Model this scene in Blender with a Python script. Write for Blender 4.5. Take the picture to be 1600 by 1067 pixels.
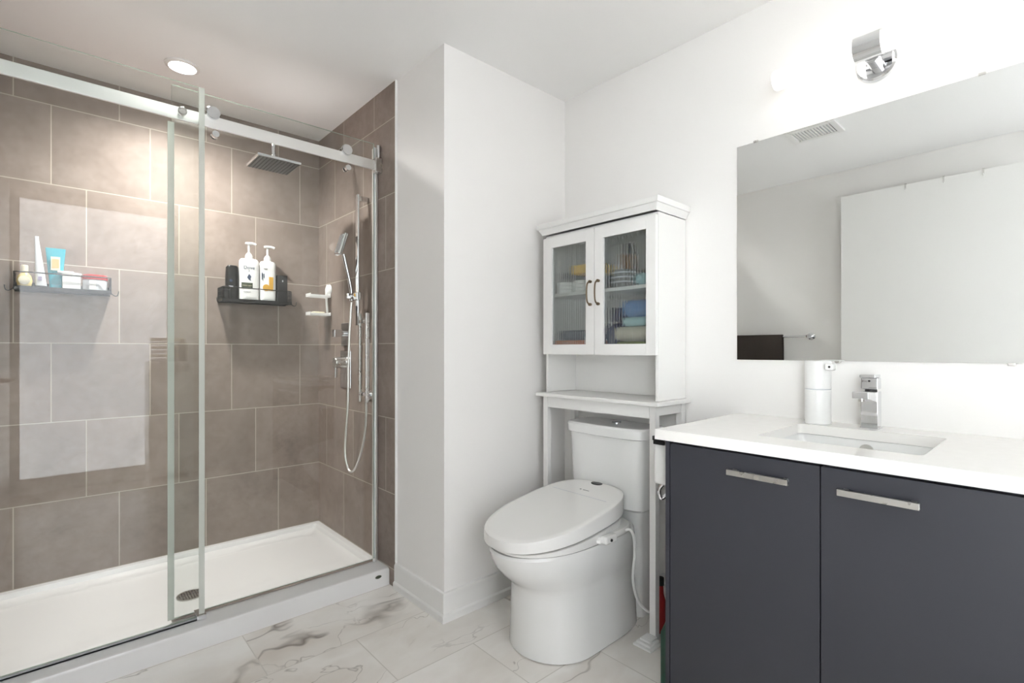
import bpy, bmesh, math, random
from mathutils import Vector, Matrix
random.seed(7)
PI = math.pi
for o in list(bpy.data.objects): bpy.data.objects.remove(o)
C = bpy.context.scene.collection
sc = bpy.context.scene

# ------------------------------------------------------------------ camera, world, exposure
cam = bpy.data.objects.new('camera', bpy.data.cameras.new('camera')); C.objects.link(cam)
cam.data.sensor_width = 36; cam.data.lens = 785.0/1600*36
cam.data.shift_y = (546.07-533.5)/1600
cam.data.clip_start = 0.02
cam.location = (-1.9632, -1.7682, 1.1457)
cam.rotation_euler = (PI/2, 0, -0.73285)
sc.camera = cam
w = bpy.data.worlds.new('world'); sc.world = w; w.use_nodes = True
bg = w.node_tree.nodes['Background']; bg.inputs[0].default_value = (0.97, 0.975, 1.0, 1); bg.inputs[1].default_value = 6.2
sc.view_settings.view_transform = 'Standard'; sc.view_settings.look = 'None'
sc.view_settings.gamma = 1; sc.view_settings.use_curve_mapping = False
sc.view_settings.exposure = 1.38
L_SHOWER = 30.0     # recessed shower light (emission of its lens)
P_SHOWER = 58.0     # its downward beam
L_VANITY = 1.3      # frosted tubes

H = 2.44            # ceiling
P_ = 0.757          # pillar depth from the vanity wall; plumbing wall is x = -P_
YT = 0.403          # tile starts
YB = 1.3574         # shower back wall
XW = -2.28          # opposite wall
YK = -2.7           # wall behind the camera

# ------------------------------------------------------------------ materials
def lin(c):
    return tuple((v/255/12.92 if v/255 <= .04045 else ((v/255+.055)/1.055)**2.4) for v in c)+(1,)
def mat(name, rgb, rough=.5, metal=0, **kw):
    m = bpy.data.materials.new(name); m.use_nodes = True
    b = m.node_tree.nodes['Principled BSDF']
    b.inputs['Base Color'].default_value = lin(rgb); b.inputs['Roughness'].default_value = rough
    b.inputs['Metallic'].default_value = metal
    for k, v in kw.items():
        k = k.replace('_', ' ')
        if k in b.inputs: b.inputs[k].default_value = v
    # a very slight procedural variation so no surface is perfectly flat
    nt = m.node_tree; n = nt.nodes.new('ShaderNodeTexNoise'); n.inputs['Scale'].default_value = 35
    tc = nt.nodes.new('ShaderNodeTexCoord'); nt.links.new(tc.outputs['Object'], n.inputs['Vector'])
    r = nt.nodes.new('ShaderNodeMapRange'); r.inputs[3].default_value = max(rough-.03, 0.02); r.inputs[4].default_value = rough+.03
    nt.links.new(n.outputs['Fac'], r.inputs[0]); nt.links.new(r.outputs[0], b.inputs['Roughness'])
    return m
def emis(name, rgb, s):
    m = bpy.data.materials.new(name); m.use_nodes = True; nt = m.node_tree
    e = nt.nodes.new('ShaderNodeEmission'); e.inputs[0].default_value = rgb+(1,); e.inputs[1].default_value = s
    nt.links.new(e.outputs[0], nt.nodes['Material Output'].inputs[0]); return m
def glassm(name, tint=(.985, .995, .99), ior=1.5, gl=1.0, rough=0.0):
    m = bpy.data.materials.new(name); m.use_nodes = True; nt = m.node_tree
    t = nt.nodes.new('ShaderNodeBsdfTransparent'); t.inputs[0].default_value = tint+(1,)
    g = nt.nodes.new('ShaderNodeBsdfGlossy'); g.inputs[0].default_value = (gl, gl, gl, 1); g.inputs['Roughness'].default_value = rough
    f = nt.nodes.new('ShaderNodeFresnel'); f.inputs[0].default_value = ior
    x = nt.nodes.new('ShaderNodeMixShader')
    nt.links.new(f.outputs[0], x.inputs[0]); nt.links.new(t.outputs[0], x.inputs[1]); nt.links.new(g.outputs[0], x.inputs[2])
    nt.links.new(x.outputs[0], nt.nodes['Material Output'].inputs[0]); return m

class N:   # tiny node helper
    def __init__(s, m): s.nt = m.node_tree
    def new(s, t, **kw):
        n = s.nt.nodes.new(t)
        for k, v in kw.items(): setattr(n, k, v)
        return n
    def put(s, v, inp):
        if hasattr(v, 'links') or isinstance(v, bpy.types.NodeSocket): s.nt.links.new(v, inp)
        else: inp.default_value = v
    def m(s, op, a, b=0.0, c=None):
        n = s.new('ShaderNodeMath', operation=op); s.put(a, n.inputs[0]); s.put(b, n.inputs[1])
        if c is not None: s.put(c, n.inputs[2])
        return n.outputs[0]
    def mix(s, f, a, b):
        n = s.new('ShaderNodeMix', data_type='RGBA'); s.put(f, n.inputs[0]); s.put(a, n.inputs[6]); s.put(b, n.inputs[7]); return n.outputs[2]
    def noise(s, vec, scale, detail=4, rough=.55, dist=0, out=0):
        n = s.new('ShaderNodeTexNoise'); s.put(vec, n.inputs['Vector']); n.inputs['Scale'].default_value = scale
        n.inputs['Detail'].default_value = detail; n.inputs['Roughness'].default_value = rough; n.inputs['Distortion'].default_value = dist
        return n.outputs[out]
    def comb(s, x, y, z):
        n = s.new('ShaderNodeCombineXYZ'); s.put(x, n.inputs[0]); s.put(y, n.inputs[1]); s.put(z, n.inputs[2]); return n.outputs[0]
    def rng(s, v, a, b, c, d):
        n = s.new('ShaderNodeMapRange'); s.put(v, n.inputs[0])
        for i, q in enumerate((a, b, c, d)): n.inputs[i+1].default_value = q
        return n.outputs[0]

def tiles(name, ax, u0, tw, v0, th, shift, grout_w, kind, axv='Z'):
    """grid of tiles: u along axis ax starting at u0, rows along axv at v0; each row shifted"""
    m = bpy.data.materials.new(name); m.use_nodes = True; n = N(m)
    b = m.node_tree.nodes['Principled BSDF']
    tc = n.new('ShaderNodeTexCoord'); sp = n.new('ShaderNodeSeparateXYZ'); n.put(tc.outputs['Object'], sp.inputs[0])
    u = sp.outputs[ax]; v = sp.outputs[axv]
    rv = n.m('DIVIDE', n.m('SUBTRACT', v, v0), th); row = n.m('FLOOR', rv); fv = n.m('SUBTRACT', rv, row)
    uu = n.m('SUBTRACT', n.m('SUBTRACT', u, u0), n.m('MULTIPLY', row, shift))
    ru = n.m('DIVIDE', uu, tw); col = n.m('FLOOR', ru); fu = n.m('SUBTRACT', ru, col)
    def edge(f, size):
        d = n.m('MINIMUM', f, n.m('SUBTRACT', 1.0, f)); return n.m('LESS_THAN', n.m('MULTIPLY', d, size), grout_w/2)
    g = n.m('MAXIMUM', edge(fu, tw), edge(fv, th))
    wn = n.new('ShaderNodeTexWhiteNoise', noise_dimensions='3D'); n.put(n.comb(col, row, 3.7), wn.inputs['Vector'])
    rnd = wn.outputs['Value']
    off = n.new('ShaderNodeVectorMath', operation='ADD'); n.put(tc.outputs['Object'], off.inputs[0])
    sc_ = n.new('ShaderNodeVectorMath', operation='SCALE'); n.put(wn.outputs['Color'], sc_.inputs[0]); sc_.inputs[3].default_value = 13
    n.put(sc_.outputs[0], off.inputs[1]); p = off.outputs[0]
    if kind == 'stone':
        a = n.noise(p, 4.5, 6, .62, .4); c = n.noise(p, 26, 5, .7)
        f = n.m('ADD', n.m('MULTIPLY', n.rng(a, .3, .7, 0, 1), .65), n.m('MULTIPLY', n.rng(c, .3, .7, 0, 1), .35))
        col_ = n.mix(f, lin((127, 114, 106)), lin((160, 146, 137)))
        tone = n.rng(rnd, 0, 1, .9, 1.08)
        hs = n.new('ShaderNodeHueSaturation'); n.put(tone, hs.inputs['Value']); n.put(col_, hs.inputs['Color']); col_ = hs.outputs[0]
        out = n.mix(g, col_, lin((190, 180, 166))); rough = n.rng(a, .3, .7, .52, .64)
        b.inputs['Specular IOR Level'].default_value = .28
    else:
        wv = n.noise(p, 1.3, 4, .6, .0, 1)
        sv = n.new('ShaderNodeVectorMath', operation='SCALE'); n.put(wv, sv.inputs[0]); sv.inputs[3].default_value = .9
        rt = n.new('ShaderNodeMapping'); rt.inputs['Rotation'].default_value = (0, 0, .5); rt.inputs['Scale'].default_value = (1, 2.3, 1); n.put(p, rt.inputs[0])
        ad = n.new('ShaderNodeVectorMath', operation='ADD'); n.put(rt.outputs[0], ad.inputs[0]); n.put(sv.outputs[0], ad.inputs[1])
        q = ad.outputs[0]
        def vein(scale, wid, det=5):
            a = n.noise(q, scale, det, .5, .1); d = n.m('ABSOLUTE', n.m('SUBTRACT', a, .5)); return n.rng(d, 0, wid, 1, 0)
        v1 = vein(.8, .009, 3); v2 = vein(1.9, .006, 4); soft = vein(.8, .08, 2)
        gate = n.rng(n.noise(p, 2.2, 2), .46, .6, 0, 1); gate2 = n.rng(n.noise(p, 3.1, 2, .5, 0, 0), .5, .62, 0, 1)
        cloud = n.rng(n.noise(q, 2.0, 4), .35, .7, 0, 1)
        base = n.mix(cloud, lin((246, 243, 238)), lin((230, 224, 216)))
        base = n.mix(n.m('MULTIPLY', n.m('MULTIPLY', soft, gate), .35), base, lin((184, 168, 152)))
        base = n.mix(n.m('MULTIPLY', n.m('MULTIPLY', v1, gate), .8), base, lin((122, 112, 104)))
        base = n.mix(n.m('MULTIPLY', n.m('MULTIPLY', v2, gate2), .5), base, lin((128, 118, 110)))
        out = n.mix(g, base, lin((216, 211, 203))); rough = n.rng(cloud, 0, 1, .16, .26)
    n.put(out, b.inputs['Base Color']); n.put(rough, b.inputs['Roughness'])
    bp = n.new('ShaderNodeBump'); bp.inputs['Strength'].default_value = .25; bp.inputs['Distance'].default_value = .002
    n.put(n.m('SUBTRACT', 1.0, g), bp.inputs['Height']); n.put(bp.outputs[0], b.inputs['Normal'])
    return m

M = {}
M['wall'] = mat('wall paint', (243, 241, 238), .6)
M['ceil'] = mat('ceiling paint', (247, 246, 244), .75)
M['trim'] = mat('trim paint', (240, 239, 236), .35)
M['tile_back'] = tiles('stone tile back', 'X', -P_-.124, .3706, 1.9034, .364, -.1235, .004, 'stone')
M['tile_side'] = tiles('stone tile side', 'Y', YB-.294+.05, .3706, 1.9034, .364, -.1235, .004, 'stone')
M['floor'] = tiles('marble floor tile', 'X', -1.42, .655, .12, .33, .3275, .004, 'marble', 'Y')
M['acrylic'] = mat('white acrylic', (230, 229, 228), .22)
M['porcelain'] = mat('white porcelain', (238, 238, 236), .08, Coat_Weight=.3)
M['seat'] = mat('white seat plastic', (240, 239, 236), .2)
M['cabwhite'] = mat('white painted wood', (238, 237, 234), .35)
M['counter'] = mat('white quartz', (242, 240, 236), .18)
M['char'] = mat('charcoal laminate', (56, 57, 63), .42, Specular_IOR_Level=.35)
M['chrome'] = mat('chrome', (225, 226, 228), .08, 1)
M['nickel'] = mat('brushed nickel', (212, 210, 206), .28, 1)
M['steel'] = mat('satin steel', (232, 231, 228), .42, 1)
M['black'] = mat('black plastic', (18, 18, 18), .35)
M['blackwire'] = mat('black wire', (26, 25, 24), .4)
M['glass'] = glassm('shower glass', (.975, .99, .982), 1.38)
M['glassedge'] = mat('glass edge', (176, 192, 180), .15)
M['mirror'] = mat('mirror silver', (246, 248, 247), .02, 1)
for k in ('mirror', 'chrome'):
    nt = M[k].node_tree; b = nt.nodes['Principled BSDF']
    for l in list(b.inputs['Roughness'].links): nt.links.remove(l)
    b.inputs['Roughness'].default_value = .0 if k == 'mirror' else .06
M['shower_lens'] = emis('shower lamp lens', (1, .96, .92), L_SHOWER)
M['tube'] = emis('frosted lit glass', (1, .955, .89), L_VANITY)
M['white'] = mat('white plastic', (240, 240, 238), .3)
M['towel'] = mat('dark brown terry', (62, 55, 50), .95)
M['dimming'] = glassm('sheer tinted pane', (.60, .605, .61), 1.4)
M['pane'] = glassm('clear pane', (.95, .97, .97), 1.45)
def plain(name, rgb, r=.45, **k): M[name] = mat(name, rgb, r, **k)
plain('yellow', (238, 190, 20)); plain('orange', (190, 104, 52)); plain('navy', (42, 46, 92), .9); plain('blue', (96, 142, 196), .9)
plain('teal', (50, 160, 178), .3); plain('paleteal', (168, 206, 210), .9); plain('beige', (206, 198, 180), .9); plain('green', (150, 160, 96), .9)
plain('darkgreen', (20, 66, 48), .4); plain('red', (176, 44, 44), .3); plain('amber', (140, 100, 52), .25); plain('grey', (120, 120, 118), .6)
plain('cream', (226, 218, 190), .35); plain('brown', (92, 66, 50), .6); plain('gold', (214, 166, 66), .35); plain('dark', (40, 40, 40), .4)
plain('oliveg', (70, 78, 62), .5); plain('palegrey', (205, 208, 212), .35); plain('lilac', (150, 140, 170), .4); plain('taupe', (150, 140, 128), .7)
plain('paleoil', (226, 206, 140), .2); plain('peach', (232, 178, 120), .4); plain('bluegrey', (70, 82, 104), .5)

# ------------------------------------------------------------------ mesh helpers (authored in world coordinates)
class MB:
    def __init__(s): s.bm = bmesh.new(); s.idx = 0
    def _mi(s, faces):
        for f in faces: f.material_index = s.idx
    def use(s, i): s.idx = i; return s
    def box(s, x0, x1, y0, y1, z0, z1, bev=0, seg=2, rot=None):
        vs = [s.bm.verts.new((x, y, z)) for x in (x0, x1) for y in (y0, y1) for z in (z0, z1)]
        q = [(0, 1, 3, 2), (4, 6, 7, 5), (0, 4, 5, 1), (2, 3, 7, 6), (0, 2, 6, 4), (1, 5, 7, 3)]
        fs = [s.bm.faces.new([vs[i] for i in t]) for t in q]; s._mi(fs)
        if rot: bmesh.ops.transform(s.bm, matrix=rot, verts=vs)
        if bev:
            es = list({e for f in fs for e in f.edges})
            r = bmesh.ops.bevel(s.bm, geom=es, offset=bev, segments=seg, profile=.5, affect='EDGES'); s._mi(r['faces'])
        return s
    def loops(s, rings, close=True, cap=True):
        R = [[s.bm.verts.new(p) for p in r] for r in rings]; n = len(R[0])
        for a, b in zip(R, R[1:]):
            for i in range(n if close else n-1):
                j = (i+1) % n; s._mi([s.bm.faces.new((a[i], a[j], b[j], b[i]))])
        if cap:
            s._mi([s.bm.faces.new(list(reversed(R[0])))]); s._mi([s.bm.faces.new(R[-1])])
        return s
    def cyl(s, p0, p1, r0, r1=None, n=24, cap=True):
        p0, p1 = Vector(p0), Vector(p1); r1 = r0 if r1 is None else r1
        d = (p1-p0).normalized(); a = d.orthogonal().normalized(); b = d.cross(a)
        ring = lambda p, r: [p+(a*math.cos(2*PI*i/n)+b*math.sin(2*PI*i/n))*r for i in range(n)]
        return s.loops([ring(p0, r0), ring(p1, r1)], cap=cap)
    def lathe(s, c, prof, n=28, sx=1, sy=1, axis='z'):
        c = Vector(c)
        rings = []
        for r, z in prof:
            rr = []
            for i in range(n):
                t = 2*PI*i/n; a, b = r*math.cos(t)*sx, r*math.sin(t)*sy
                rr.append(c+Vector((a, b, z) if axis == 'z' else ((z, a, b) if axis == 'x' else (b, z, a))))
            rings.append(rr)
        return s.loops(rings)
    def tube(s, pts, r, n=10, smooth=3, closed=False):
        pts = [Vector(p) for p in pts]
        if smooth and len(pts) > 2:
            out = []
            m = len(pts)
            for i in range(m if closed else m-1):
                p0 = pts[(i-1) % m] if closed or i > 0 else pts[0]; p1 = pts[i]; p2 = pts[(i+1) % m]
                p3 = pts[(i+2) % m] if closed or i+2 < m else pts[-1]
                for k in range(smooth):
                    t = k/smooth
                    out.append(.5*((2*p1)+(-p0+p2)*t+(2*p0-5*p1+4*p2-p3)*t*t+(-p0+3*p1-3*p2+p3)*t**3))
            if not closed: out.append(pts[-1])
            pts = out
        rings = []; up = None; L = len(pts)
        for i, p in enumerate(pts):
            a = pts[(i-1) % L] if closed else pts[max(i-1, 0)]; b = pts[(i+1) % L] if closed else pts[min(i+1, L-1)]
            d = (b-a).normalized()
            if up is None: up = d.orthogonal().normalized()
            up = (up-d*up.dot(d)).normalized(); v = d.cross(up)
            rings.append([p+(up*math.cos(2*PI*k/n)+v*math.sin(2*PI*k/n))*r for k in range(n)])
        if closed: rings.append(rings[0]); return s.loops(rings, cap=False)
        return s.loops(rings)
    def prism(s, poly, axis, a, b, bev=0):
        """poly: 2-D points; extruded along axis ('x','y','z') from a to b"""
        def P(u, v, w): return {'x': (w, u, v), 'y': (u, w, v), 'z': (u, v, w)}[axis]
        A = [s.bm.verts.new(P(u, v, a)) for u, v in poly]; B = [s.bm.verts.new(P(u, v, b)) for u, v in poly]
        fs = [s.bm.faces.new(A), s.bm.faces.new(B)]
        n = len(poly)
        for i in range(n): fs.append(s.bm.faces.new((A[i], A[(i+1) % n], B[(i+1) % n], B[i])))
        s._mi(fs)
        if bev:
            es = list({e for f in fs for e in f.edges}); r = bmesh.ops.bevel(s.bm, geom=es, offset=bev, segments=2, profile=.5, affect='EDGES'); s._mi(r['faces'])
        return s
    def quad(s, *p): s._mi([s.bm.faces.new([s.bm.verts.new(q) for q in p])]); return s
    def ball(s, c, r, sx=1, sy=1, sz=1, n=20):
        prof = [(max(math.sin(PI*i/10), .02)*r, -math.cos(PI*i/10)*r*sz) for i in range(11)]
        return s.lathe(c, prof, n, sx, sy)

def finish(name, mb, mats, parent=None, loc=None, ang=35):
    bm = mb.bm; bmesh.ops.remove_doubles(bm, verts=bm.verts, dist=1e-6); bmesh.ops.recalc_face_normals(bm, faces=bm.faces)
    if parent is not None: base = parent['_base']
    else: base = loc if loc is not None else (0, 0, 0)
    base = Vector(base)
    bmesh.ops.translate(bm, verts=bm.verts, vec=-base)
    ca = math.radians(ang)
    for f in bm.faces: f.smooth = True
    for e in bm.edges:
        if len(e.link_faces) != 2 or e.calc_face_angle(0) > ca: e.smooth = False
    me = bpy.data.meshes.new(name); bm.to_mesh(me); bm.free()
    for m in (mats if isinstance(mats, (list, tuple)) else [mats]): me.materials.append(m)
    o = bpy.data.objects.new(name, me); C.objects.link(o)
    wm = o.modifiers.new('flat_faces', 'WEIGHTED_NORMAL'); wm.keep_sharp = True; wm.weight = 80
    if parent is not None: o.parent = parent
    else: o.location = base
    o['_base'] = tuple(base)
    return o
ALL = []
def thing(name, label, cat, loc, group=None):
    o = bpy.data.objects.new(name, None); C.objects.link(o); o.location = loc; o.empty_display_size = .05
    o['_base'] = tuple(loc); o['label'] = label; o['category'] = cat
    if group: o['group'] = group
    return o
def part(name, mb, m, parent, label=None):
    o = finish(name, mb, m, parent)
    if label: o['label'] = label
    return o
def solo(name, mb, m, loc, label, cat, group=None):
    o = finish(name, mb, m, None, loc); o['label'] = label; o['category'] = cat
    if group: o['group'] = group
    return o
def struct(name, mb, m): o = finish(name, mb, m); o['kind'] = 'structure'; return o
def text_part(name, body, size, mtx, m, parent, ext=.0004):
    """lettering as mesh; mtx places it in world space (text x axis, y axis, normal)"""
    cu = bpy.data.curves.new(name, 'FONT'); cu.body = body; cu.size = size; cu.extrude = ext; cu.align_x = 'CENTER'
    t = bpy.data.objects.new(name+'_src', cu); C.objects.link(t)
    dg = bpy.context.evaluated_depsgraph_get(); me = bpy.data.meshes.new_from_object(t.evaluated_get(dg))
    bpy.data.objects.remove(t); me.transform(Matrix.Translation(-Vector(parent['_base'])) @ mtx)
    me.materials.clear(); me.materials.append(m)
    o = bpy.data.objects.new(name, me); C.objects.link(o); o.parent = parent; o['_base'] = parent['_base']; return o

# ------------------------------------------------------------------ room shell
T = .1
struct('floor', MB().box(XW, 0, YK, .46, -T, 0), M['floor'])
struct('ceiling', MB().box(XW-T, T, YK-T, YB+T, H, H+T), M['ceil'])
struct('wall_right', MB().box(0, T, YK, 0, -T, H), M['wall'])                 # behind the mirror, toilet and vanity
struct('wall_pillar', MB().box(-P_, T, 0, YB+T, -T, H), M['wall'])
struct('wall_plumbing', MB().box(-P_-.008, -P_, YT, YB, -T, H), M['tile_side'])
struct('wall_back', MB().box(XW-T, -P_, YB, YB+T, -T, H), M['tile_back'])
# opposite wall with an added fill-light window opening, unseen behind the camera's left
wy0, wy1, wz0, wz1 = -2.62, -1.95, .35, 2.2
wl = MB()
wl.box(XW-T, XW, wy1, YB, -T, H).box(XW-T, XW, YK-T, wy0, -T, H).box(XW-T, XW, wy0, wy1, -T, wz0).box(XW-T, XW, wy0, wy1, wz1, H)
struct('wall_left', wl, M['wall'])
struct('wall_left_tile', MB().box(XW, XW+.008, .46, YB, -T, H), M['tile_side']).name = 'trim_1'
wn = MB()
for a, b, c, d in ((wy0, wy1, wz0, wz0+.05), (wy0, wy1, wz1-.05, wz1), (wy0, wy0+.05, wz0+.05, wz1-.05), (wy1-.05, wy1, wz0+.05, wz1-.05), ((wy0+wy1)/2-.02, (wy0+wy1)/2+.02, wz0+.05, wz1-.05)):
    wn.box(XW-.07, XW-.03, a, b, c, d, .003)
wo = struct('fill_window_1', wn, M['trim'])  # unseen window added to let in fill daylight
pn = finish('pane', MB().box(XW-.055, XW-.05, wy0+.05, wy1-.05, wz0+.05, wz1-.05), M['pane'], wo)
# wall behind the camera with a tall window, pane tint added to dim its daylight
fx0, fx1, fz0, fz1 = -2.25, -1.18, .06, 2.40
struct('wall_front', MB().box(XW, fx0, YK-T, YK, -T, H).box(fx1, T, YK-T, YK, -T, H).box(fx0, fx1, YK-T, YK, -T, fz0).box(fx0, fx1, YK-T, YK, fz1, H), M['wall'])
wn = MB()
for a, b, c, d in ((fx0, fx1, fz0, fz0+.05), (fx0, fx1, fz1-.05, fz1), (fx0, fx0+.05, fz0+.05, fz1-.05), (fx1-.05, fx1, fz0+.05, fz1-.05)):
    wn.box(a, b, YK-.07, YK-.03, c, d, .003)
wo = struct('window_2', wn, M['trim'])
finish('pane', MB().box(fx0+.05, fx1-.05, YK-.055, YK-.05, fz0+.05, fz1-.05), M['dimming'], wo)
# baseboards: profile (distance from wall, height)
prof = [(0, 0), (.02, 0), (.02, .028), (.013, .036), (.013, .108), (.009, .118), (0, .121)]
bb = MB()
ring = lambda f: [f(d, z) for d, z in prof]
R = [ring(lambda d, z: (0, -d, z)), ring(lambda d, z: (-P_-d, -d, z)), ring(lambda d, z: (-P_-d, YT, z))]
bb.loops(R)
struct('baseboard_pillar', bb, M['trim'])
struct('baseboard_right', MB().loops([ring(lambda d, z: (-d, -.021, z)), ring(lambda d, z: (-d, -.925, z))]), M['trim'])
struct('baseboard_left', MB().loops([ring(lambda d, z: (XW+d, .455, z)), ring(lambda d, z: (XW+d, YK, z))]), M['trim'])
struct('baseboard_front', MB().loops([ring(lambda d, z: (XW+.021, YK+d, z)), ring(lambda d, z: (0, YK+d, z))]), M['trim'])
# corner bead where tile meets painted pillar
struct('trim_2', MB().box(-P_-.010, -P_, YT-.008, YT, 0.122, H, .001), M['trim'])

# ------------------------------------------------------------------ shower pan
x0, x1 = XW+.009, -P_-.009; py0, py1 = .455, YB-.001
t = thing('shower_tray', 'white acrylic shower tray with raised front threshold and round drain', 'shower tray', ((x0+x1)/2, (py0+py1)/2, 0))
pan = MB(); zt = .083
def rr(xa, xb, ya, yb, z, r=.02, n=5):
    pts = []
    for cx, cy, a0 in ((xb-r, yb-r, 0), (xa+r, yb-r, PI/2), (xa+r, ya+r, PI), (xb-r, ya+r, 3*PI/2)):
        for i in range(n+1):
            a = a0+PI/2*i/n; pts.append((cx+r*math.cos(a), cy+r*math.sin(a), z))
    return pts
rings = [rr(x0, x1, py0, py1, 0, .004), rr(x0, x1, py0, py1, zt-.012, .004), rr(x0+.001, x1-.001, py0+.004, py1, zt-.003, .006), rr(x0+.002, x1-.002, py0+.012, py1-.001, zt, .008),
         rr(x0+.03, x1-.03, py0+.125, py1-.03, zt, .02), rr(x0+.036, x1-.036, py0+.132, py1-.035, zt-.008, .02), rr(x0+.04, x1-.04, py0+.137, py1-.038, zt-.022, .025),
         rr(x0+.085, x1-.085, py0+.18, py1-.085, zt-.028, .03), rr(x0+.1, x1-.1, py0+.195, py1-.1, .042, .04)]
pan.loops(rings, cap=False)
dr = [(-1.525+.052*math.cos(PI/2*0+2*PI*i/24), .885+.052*math.sin(2*PI*i/24)) for i in range(24)]
last = [pan.bm.verts.new(p) for p in rings[-1]]
mid = [pan.bm.verts.new((-1.525+.055*math.cos(2*PI*(i+.5)/24+0), .885+.055*math.sin(2*PI*(i+.5)/24), .036)) for i in range(24)]
for i in range(24):
    pan.bm.faces.new((last[i], last[(i+1) % 24], mid[(i+1) % 24], mid[i]))
pan.bm.faces.new(mid)
part('tray', pan, M['acrylic'], t)
d = MB().cyl((-1.525, .885, .037), (-1.525, .885, .041), .054, n=36)
dd = part('drain', d, M['nickel'], t, 'round brushed metal drain cover')
hs = MB()
for k in range(-4, 5):
    for j in range(-4, 5):
        if k*k+j*j < 19: hs.cyl((-1.525+k*.0105, .885+j*.0105, .0411), (-1.525+k*.0105, .885+j*.0105, .0416), .0028, n=8)
part('drain_holes', hs, M['dark'], dd)
bd = MB().lathe((-.826, py0-.001, .05), [(.0, -.001), (.011, -.001), (.011, .0), (.0, .0)], 20, sx=1, sy=1, axis='y')
bd = MB(); bd.loops([[(-.826+.016*math.cos(2*PI*i/20), y, .053+.0075*math.sin(2*PI*i/20)) for i in range(20)] for y in (py0+.001, py0-.002)])
part('badge', bd, M['oliveg'], t, 'small oval dark badge')

# ------------------------------------------------------------------ shower glass enclosure
def sheet(xa, xb, ya, yb, za, zb):
    """glass slab: faces 0 = clear, narrow edges = greenish"""
    m = MB(); m.use(0).box(xa, xb, ya, yb, za, zb)
    for f in m.bm.faces:
        if abs(f.normal.y) < .5:
            f.normal_update()
    m.bm.normal_update()
    for f in m.bm.faces: f.material_index = 0 if abs(f.normal.y) > .5 else 1
    return m
GE = [M['glass'], M['glassedge']]
M['strip0'] = mat('pale seal strip', (224, 228, 220), .4, Alpha=.65)
yf = .530                                                                   # fixed panel
t = thing('fixed_glass_panel', 'fixed clear glass shower panel on the left, overlapping the sliding door', 'shower glass', (-1.9, yf, .084))
part('pane', sheet(XW+.012, -1.541, yf-.004, yf+.004, .094, 2.178), GE, t)
part('edge_strip', MB().box(-1.557, -1.537, yf-.0075, yf-.0045, .104, 2.178, .001), M['strip0'], t, 'translucent vertical seal strip')
part('bottom_channel', MB().box(XW+.012, -1.541, yf-.009, yf-.0055, .0835, .089).box(XW+.012, -1.541, yf-.009, yf+.009, .0835, .0900), M['palegrey'], t, 'thin metal channel')
part('guide_clip', MB().box(-1.565, -1.532, yf-.016, yf+.05, .0835, .102, .002), M['chrome'], t, 'chrome corner guide clip')
yd = .572
t = thing('sliding_glass_door', 'frameless sliding glass shower door on the right with vertical bar handle', 'shower door', (-1.2, yd, .09))
part('pane', sheet(-1.640, -.792, yd-.004, yd+.004, .096, 2.178), GE, t)
M['strip'] = mat('translucent seal strip', (216, 221, 212), .4, Alpha=.65)
part('edge_strip', MB().box(-1.654, -1.632, yd-.008, yd-.0045, .096, 2.030, .001), M['strip'], t, 'translucent vertical seal strip')
part('bottom_seal', MB().box(-1.640, -.792, yd-.005, yd+.005, .0865, .0955, .001), M['taupe'], t, 'grey bottom seal')
for x in (-1.504, -.945):
    r = MB(); r.cyl((x, yf+.008, 2.101), (x, yd+.012, 2.101), .008)
    r.lathe((x, 0, 2.098), [(.004, yf+.002), (.024, yf+.002), (.026, yf+.006), (.026, yf+.014), (.022, yf+.017), (.004, yf+.017)], 28, axis='y')
    r.lathe((x, 0, 2.098), [(.004, yd+.0045), (.022, yd+.0045), (.022, yd+.014), (.004, yd+.014)], 28, axis='y')
    part('roller', r, M['chrome'], t)
    r = MB(); r.lathe((x+.01, 0, 2.018), [(.003, yf+.012), (.013, yf+.012), (.014, yf+.018), (.012, yd-.006), (.006, yd-.0045), (.003, yd-.0045)], 20, axis='y')
    r.lathe((x+.01, 0, 2.018), [(.003, yd+.0045), (.013, yd+.0045), (.013, yd+.012), (.003, yd+.012)], 20, axis='y')
    part('stop_knob', r, M['chrome'], t)
h = MB(); hx = -.845
h.box(hx-.010, hx+.010, yd-.046, yd-.034, .885, 1.325, .003)
h2 = MB().box(hx-.006, hx+.006, yd+.034, yd+.046, .885, 1.325, .003)
hb = MB()
for z in (.925, 1.285):
    hb.cyl((hx, yd-.036, z), (hx, yd-.0045, z), .009).cyl((hx, yd+.0045, z), (hx, yd+.036, z), .009)
hh = part('door_handle', h, M['nickel'], t, 'flat brushed metal bar')
part('inner_bar', h2, M['nickel'], hh); part('standoff', hb, M['chrome'], hh)
t = thing('shower_door_rail', 'flat chrome rail carrying the sliding shower door below the ceiling', 'rail', (-1.5, .552, 2.03))
part('bar', MB().box(XW+.009, -.78, .547, .558, 2.040, 2.088, .0015), M['steel'], t)
for x in (-1.612, -2.15):
    k = MB(); k.lathe((x, 0, 2.064), [(.003, yf-.018), (.013, yf-.018), (.015, yf-.015), (.015, yf-.005), (.003, yf-.0045)], 24, axis='y')
    k.cyl((x, yf+.0045, 2.064), (x, .547, 2.064), .011)
    part('mounting_knob', k, M['nickel'], t)
part('end_bracket', MB().box(-.80, -.766, .532, .566, 2.028, 2.10, .003), M['nickel'], t, 'dark satin square bracket')
t = thing('shower_wall_jamb', 'vertical chrome wall jamb at the right end of the shower opening', 'jamb', (-.782, .58, .084))
jm = MB().box(-.786, -.766, .570, .606, .0835, 2.165, .006, 3); part('channel', jm, M['steel'], t)
part('seal_strip', MB().box(-.7915, -.787, .564, .580, .0835, 2.16, .001), M['palegrey'], t)
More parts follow.
